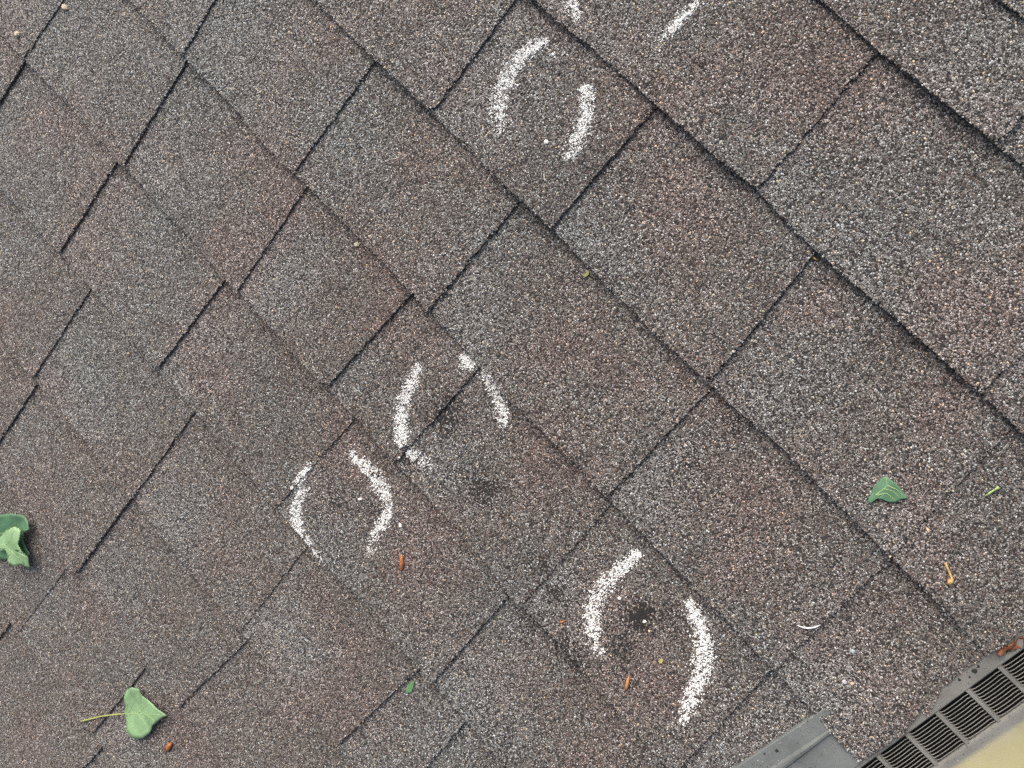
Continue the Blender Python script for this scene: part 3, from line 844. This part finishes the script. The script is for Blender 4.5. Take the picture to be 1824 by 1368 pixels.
V, tri, quad, cc = blade(lr, .013, z3, .004, .0010, seed=12)
at2 = M.inverted() @ root.matrix_world.translation
at2 = np.array(at2)
b2 = put('folded_lobe', mesh_np('folded_lobe', V - at2, [tri, quad], LEAF, smooth=True), (0, 0, 0), root); solid(b2, .00035)
for vp in ([A(-50, 265), A(10, 255), A(50, 290), A(110, 350)], [A(20, 258), A(50, 225), A(60, 180)], [A(40, 280), A(45, 315), A(50, 350)]):
    P = np.array([back(p, .013)[:2] for p in vp]); tt = np.linspace(0, 1, 10); s_ = np.linspace(0, 1, len(P))
    x = np.interp(tt, s_, P[:, 0]); y = np.interp(tt, s_, P[:, 1])
    tv, tf = tube([(a, b_, z3(a, b_, cc) + .0002) for a, b_ in zip(x, y)], np.linspace(.0004, .0002, 10), 5)
    put('vein', mesh_np('vein', tv - at2, tf, VEIN, smooth=True), (0, 0, 0), b2)

# torn piece of leaf on the right
Bq = lambda x, y: (1400 + x / 4.276, 820 + y / 4.276)
lt = [Bq(*p) for p in ((625, 318), (632, 285), (655, 255), (662, 215), (700, 175), (745, 128), (772, 130), (820, 165), (870, 215), (930, 290), (870, 300), (835, 322), (780, 318), (715, 288), (680, 290), (660, 312))]
def z4(x, y, c):
    r = np.hypot(x - c[0], y - c[1]); return surface(x, y) + .0022 + 2.0 * r * r + .0006 * math.sin(x * 260)
leaf('leaf', 'torn triangular piece of dark green leaf on a shingle at right', lt, .0, z4, LEAF_DARK, [[Bq(680, 265), Bq(720, 235), Bq(770, 195), Bq(765, 140)], [Bq(690, 262), Bq(770, 250), Bq(835, 310)], [Bq(740, 215), Bq(820, 235), Bq(870, 290)], [Bq(770, 190), Bq(840, 220), Bq(900, 280)]], 6, (9, 10, 11, 12, 13, 14), step=.0026, amp=.0007)
def z5(x, y, c): return surface(x, y) + .0013
leaf('leaf', 'tiny green scrap of leaf below the lowest middle tab joint', [(716, 1240), (718, 1228), (725, 1221), (730, 1220), (729, 1229), (725, 1240)], 0, z5, plain('green_scrap', (.12, .26, .12), .5), [], 4, (), step=.003, amp=.0004)
leaf('leaf', 'tiny yellow green leaf scrap tucked at a butt edge in the upper middle', [(1034, 491), (1038, 485), (1044, 482), (1043, 488), (1037, 493)], 0, z5, plain('olive_scrap', (.30, .33, .10), .5), [], 4, (), step=.003, amp=.0003)
leaf('leaf', 'tiny yellow leaf fleck inside the lowest chalk circle', [(1172, 1181), (1176, 1176), (1180, 1178), (1178, 1183), (1174, 1184)], 0, z5, plain('yellow_scrap', (.45, .42, .14), .5), [], 4, (), step=.003, amp=.0003)

def spindle(name, label, cat, px, rads, mat, lift=.0012, K=8, flat=.6, grp=None):
    P = [back(p, 0) for p in px]
    pts = [(p[0], p[1], surface(p[0], p[1]) + lift + .3 * r) for p, r in zip(P, rads)]
    V, Fq = tube(pts, rads, K)
    at = np.mean(pts, 0)
    V = V - at
    V += np.random.default_rng(len(label)).normal(0, max(rads) * .06, V.shape)
    o = put(name, mesh_np(name, V, Fq, mat, smooth=True), tuple(at))
    return tag(o, label, cat, grp)
spindle('bud_scale', 'orange brown bud scale right of the broken chalk circle', 'bud scale', [(713, 988), (713, 995), (714, 1003), (715, 1011), (712, 1019)], [.0005, .0019, .0027, .0022, .0004], BUD, .001)
spindle('bud_scale', 'small russet bud scale right of the whole heart-shaped leaf', 'bud scale', [(298, 1328), (295, 1332), (293, 1337), (289, 1343)], [.001, .0033, .0032, .0010], BUD, .0015)
spindle('bud_scale', 'slim tan bud sliver with a white tip below the lowest circle centre', 'bud scale', [(1120, 1204), (1118, 1213), (1116, 1222), (1115, 1230)], [.0005, .0016, .0017, .0010], plain('tan_sliver', (.52, .26, .10), .6, .3), .0008)
spindle('bud_scale', 'fallen brown bud on a straw stalk at right', 'bud scale', [(1684, 1003), (1689, 1014), (1696, 1030), (1694, 1034), (1690, 1041)], [.0007, .0009, .0008, .0026, .0014], STRAW, .0014)
spindle('bud_scale', 'tiny brown scale beside the left arc of the lowest circle', 'bud scale', [(995, 1112), (1000, 1110), (1004, 1108)], [.0005, .0011, .0005], BUD, .0006)
spindle('twig', 'pale green stalk piece at the right of the torn leaf', 'twig', [(1757, 886), (1766, 880), (1776, 874), (1782, 870)], [.0007, .0009, .0009, .0015], VEIN, .001)
spindle('fibre', 'curved white fibre above the lowest cut shingle', 'fibre', [(1420, 1114), (1430, 1118), (1440, 1119.5), (1451, 1118), (1461, 1114)], [.0003, .0007, .0008, .0007, .0003], FIBRE, .002)
spindle('straw_chip', 'tan straw chip at the joint of two tabs, upper right of centre', 'straw', [(1446, 455), (1450, 459), (1455, 463)], [.0005, .0010, .0005], STRAW, .0012)
spindle('straw_chip', 'pale straw chip on the shingle above the fallen bud', 'straw', [(1651, 942), (1654, 946), (1656, 951)], [.0005, .0013, .0006], plain('pale_chip', (.7, .55, .4), .6), .0008)
spindle('straw_chip', 'pale straw chip on the grey metal flashing', 'straw', [(1402, 1329), (1404, 1333), (1406, 1336)], [.0004, .0007, .0004], plain('cream_chip', (.75, .70, .5), .6), .001)

# crumpled dead leaf wedged between shingle and vent
rr = np.random.default_rng(9)
px = [(1776, 1165), (1784, 1155), (1800, 1147), (1815, 1140), (1840, 1128), (1870, 1112), (1880, 1125), (1850, 1142), (1822, 1154), (1805, 1158), (1792, 1162)]
def z6(x, y, c): return -.0030 + .0024 * math.sin(x * 420 + y * 160) + .0016 * math.sin(y * 500)
V, tri, quad, c = blade(px, -.002, z6, .004, .0012, seed=3)
at = np.array([c[0], c[1], -.004])
root = put('dead_leaf', mesh_np('dead_leaf', V - at, [tri, quad], BARK, smooth=True), tuple(at)); solid(root, .0008)
tag(root, 'crumpled brown dead leaf wedged between shingle and vent at the right border', 'leaf')
